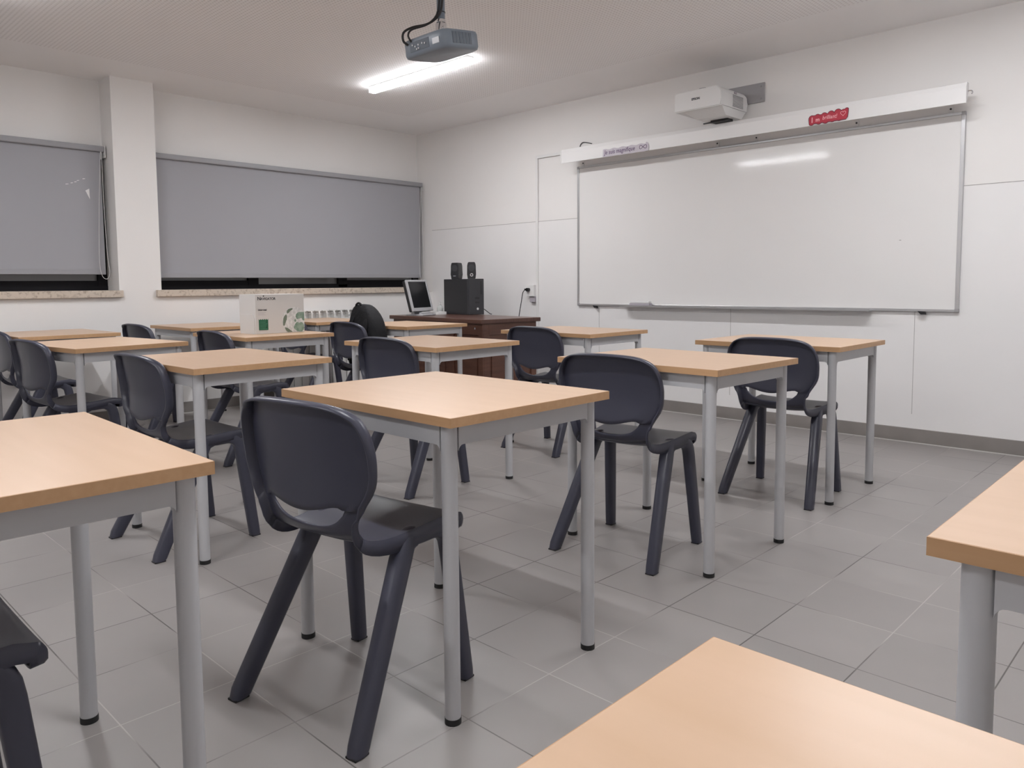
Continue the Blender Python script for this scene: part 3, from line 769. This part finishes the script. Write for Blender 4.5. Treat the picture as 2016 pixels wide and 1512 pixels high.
# ------------------------------------------------------------------ backpack on the chair
bp = thing('backpack', 'black cloth backpack propped on a chair seat', 'backpack', (1.66, -2.045, .449))
def bagrings(b, scale=1.0):
    n = 28; rs = []
    lev = [(0, .15, .085, 0), (.02, .175, .10, 0), (.12, .185, .104, .0), (.24, .180, .092, .0), (.33, .168, .082, -.006), (.40, .142, .07, -.014), (.455, .10, .05, -.024), (.475, .055, .025, -.028)]
    for z, a, d, sh in lev:
        ring = []
        for k in range(n):
            th = 2*PI*k/n; c, s = math.cos(th), math.sin(th); e = .6
            w = 1+.025*math.sin(5*th+z*30)
            ring.append(b.verts.new((math.copysign(abs(c)**e, c)*a*w*scale+sh*1.6, math.copysign(abs(s)**e, s)*d*w*scale, z)))
        rs.append(ring)
    for r0, r1 in zip(rs, rs[1:]):
        for j in range(n): b.faces.new((r0[j], r0[(j+1) % n], r1[(j+1) % n], r1[j]))
    b.faces.new(rs[0][::-1]); b.faces.new(rs[-1])
o = part('main_compartment', 'bag', bp, bagrings, 60); md = o.modifiers.new('sub', 'SUBSURF'); md.levels = md.render_levels = 1
o = part('front_pocket', 'bag', bp, lambda b: box(b, -.12, .13, .075, .128, .03, .20, .025, 3), 60)
part('zip', 'dgrey', bp, lambda b: tube(b, [(-.155, .02, .24), (-.15, .02, .34), (-.115, .015, .405), (-.05, .01, .458), (.03, .01, .44), (.09, .015, .385), (.15, .02, .30)], .005, 6), 60)
part('carry_handle', 'bag', bp, lambda b: tube(b, [(-.10, -.03, .43), (-.09, -.035, .468), (-.055, -.035, .482), (-.02, -.03, .462)], .008, 8), 60)
part('shoulder_strap', 'bag', bp, lambda b: sweep(b, spline([(-.07, -.05, .42), (-.09, -.088, .33), (-.095, -.104, .2), (-.1, -.10, .05)], 6), [(-.022, -.004), (.022, -.004), (.022, .004), (-.022, .004)], side=(1, 0, 0)))
part('shoulder_strap', 'bag', bp, lambda b: sweep(b, spline([(.05, -.05, .40), (.09, -.088, .31), (.095, -.104, .2), (.1, -.10, .05)], 6), [(-.022, -.004), (.022, -.004), (.022, .004), (-.022, .004)], side=(1, 0, 0)))
part('badge', 'silver', bp, lambda b: box(b, -.135, -.125, -.075, -.07, .385, .40, .002))

# ------------------------------------------------------------------ paper carton
cx = thing('paper_carton', 'white printed paper carton standing on a beech desk', 'box', (1.92, -2.905, TH+.0003))
part('carton', 'carton', cx, lambda b: box(b, -.215, 0, -.172, .172, 0, .252, .002))
part('side_flap', 'carton', cx, lambda b: prism(b, [(-.20, .0), (-.01, .0), (-.012, .10), (-.03, .125), (-.19, .125)], -.178, -.1725, 'y'))
FX = .0006
def fm(y, z): return plane_mtx((FX, y, z), (0, 1, 0), (0, 0, 1))
text_part('brand_lettering', 'N', .030, 'ink', cx, fm(-.158, .216), 0, 1, .0006)
text_part('brand_lettering', 'AVIGATOR', .0225, 'ink', cx, fm(-.136, .216), 0, .93, .0005)
part('brand_mark', 'ink', cx, lambda b: cyl(b, (0, -.115, .241), (.001, -.115, .241), .0045, 14))
text_part('product_lettering', 'Universal', .0165, 'ink', cx, fm(-.155, .148), 0, .95, .0005)
part('small_print', 'felt', cx, lambda b: (box(b, 0, .0008, -.155, -.103, .135, .1365), box(b, 0, .0008, -.155, -.112, .128, .1295), box(b, 0, .0008, -.155, -.103, .121, .1225), box(b, 0, .0008, -.152, -.098, .018, .0195)))
gs = part('green_panel', 'green', cx, lambda b: prism(b, [(-.152, .024), (-.088, .024), (-.088, .096)]+[(-.088-.0064*k, .096-.007*(k % 2)) for k in range(1, 10)]+[(-.152, .096)], 0, .0008, 'x'))
part('panel_print', 'green2', gs, lambda b: [box(b, .0008, .0012, -.147, -.094-.008*((k*3) % 4)*.5, .031+.0085*k, .0327+.0085*k) for k in range(7)])
# globe print: disc clipped at the carton edge, with land shapes
gy, gz, gr = .098, .078, .088
def clip(poly): return [(min(y, .1715), max(z, .004)) for y, z in poly]
gl = part('globe_print', 'globe', cx, lambda b: prism(b, clip([(gy+gr*math.cos(2*PI*k/60), gz+gr*math.sin(2*PI*k/60)) for k in range(60)]), 0, .0008, 'x'))
def land(pts): return clip([(gy+a*gr, gz+c*gr) for a, c in pts])
def smooth_poly(pts, j=.025):
    out = []; n = len(pts)
    P = [Vector((a, c, 0)) for a, c in pts]; P = P+[P[0]]
    rnd = random.Random(len(pts)*7)
    for p in spline(P, 5)[:-1]: out.append((p.x+rnd.uniform(-j, j), p.y+rnd.uniform(-j, j)))
    return out
part('land_print', 'olive', gl, lambda b: [prism(b, land(smooth_poly(q, .012)), .0008, .0013, 'x') for q in (
    [(-.60, .72), (-.45, .86), (-.18, .92), (-.12, .84), (-.30, .72), (-.45, .58), (-.58, .55)],
    [(-.93, -.1), (-.88, .2), (-.72, .45), (-.62, .42), (-.60, .15), (-.72, -.1), (-.82, -.35), (-.92, -.32)],
    [(-.80, -.48), (-.60, -.52), (-.40, -.66), (-.20, -.82), (-.45, -.88), (-.70, -.70)])])
part('land_print', 'sage', gl, lambda b: [prism(b, land(smooth_poly(q, .02)), .0008, .0013, 'x') for q in (
    [(.10, .28), (.18, .48), (.36, .60), (.60, .62), (.95, .55), (.97, .1), (.95, -.3), (.85, -.05), (.70, -.02), (.62, .15), (.40, .12), (.22, .10)],
    [(-.02, .02), (.05, .10), (.16, .06), (.14, -.08), (.02, -.10)],
    [(.02, -.28), (.22, -.12), (.42, -.18), (.60, -.16), (.76, -.30), (.80, -.55), (.70, -.78), (.40, -.84), (.10, -.74), (-.04, -.52)])])
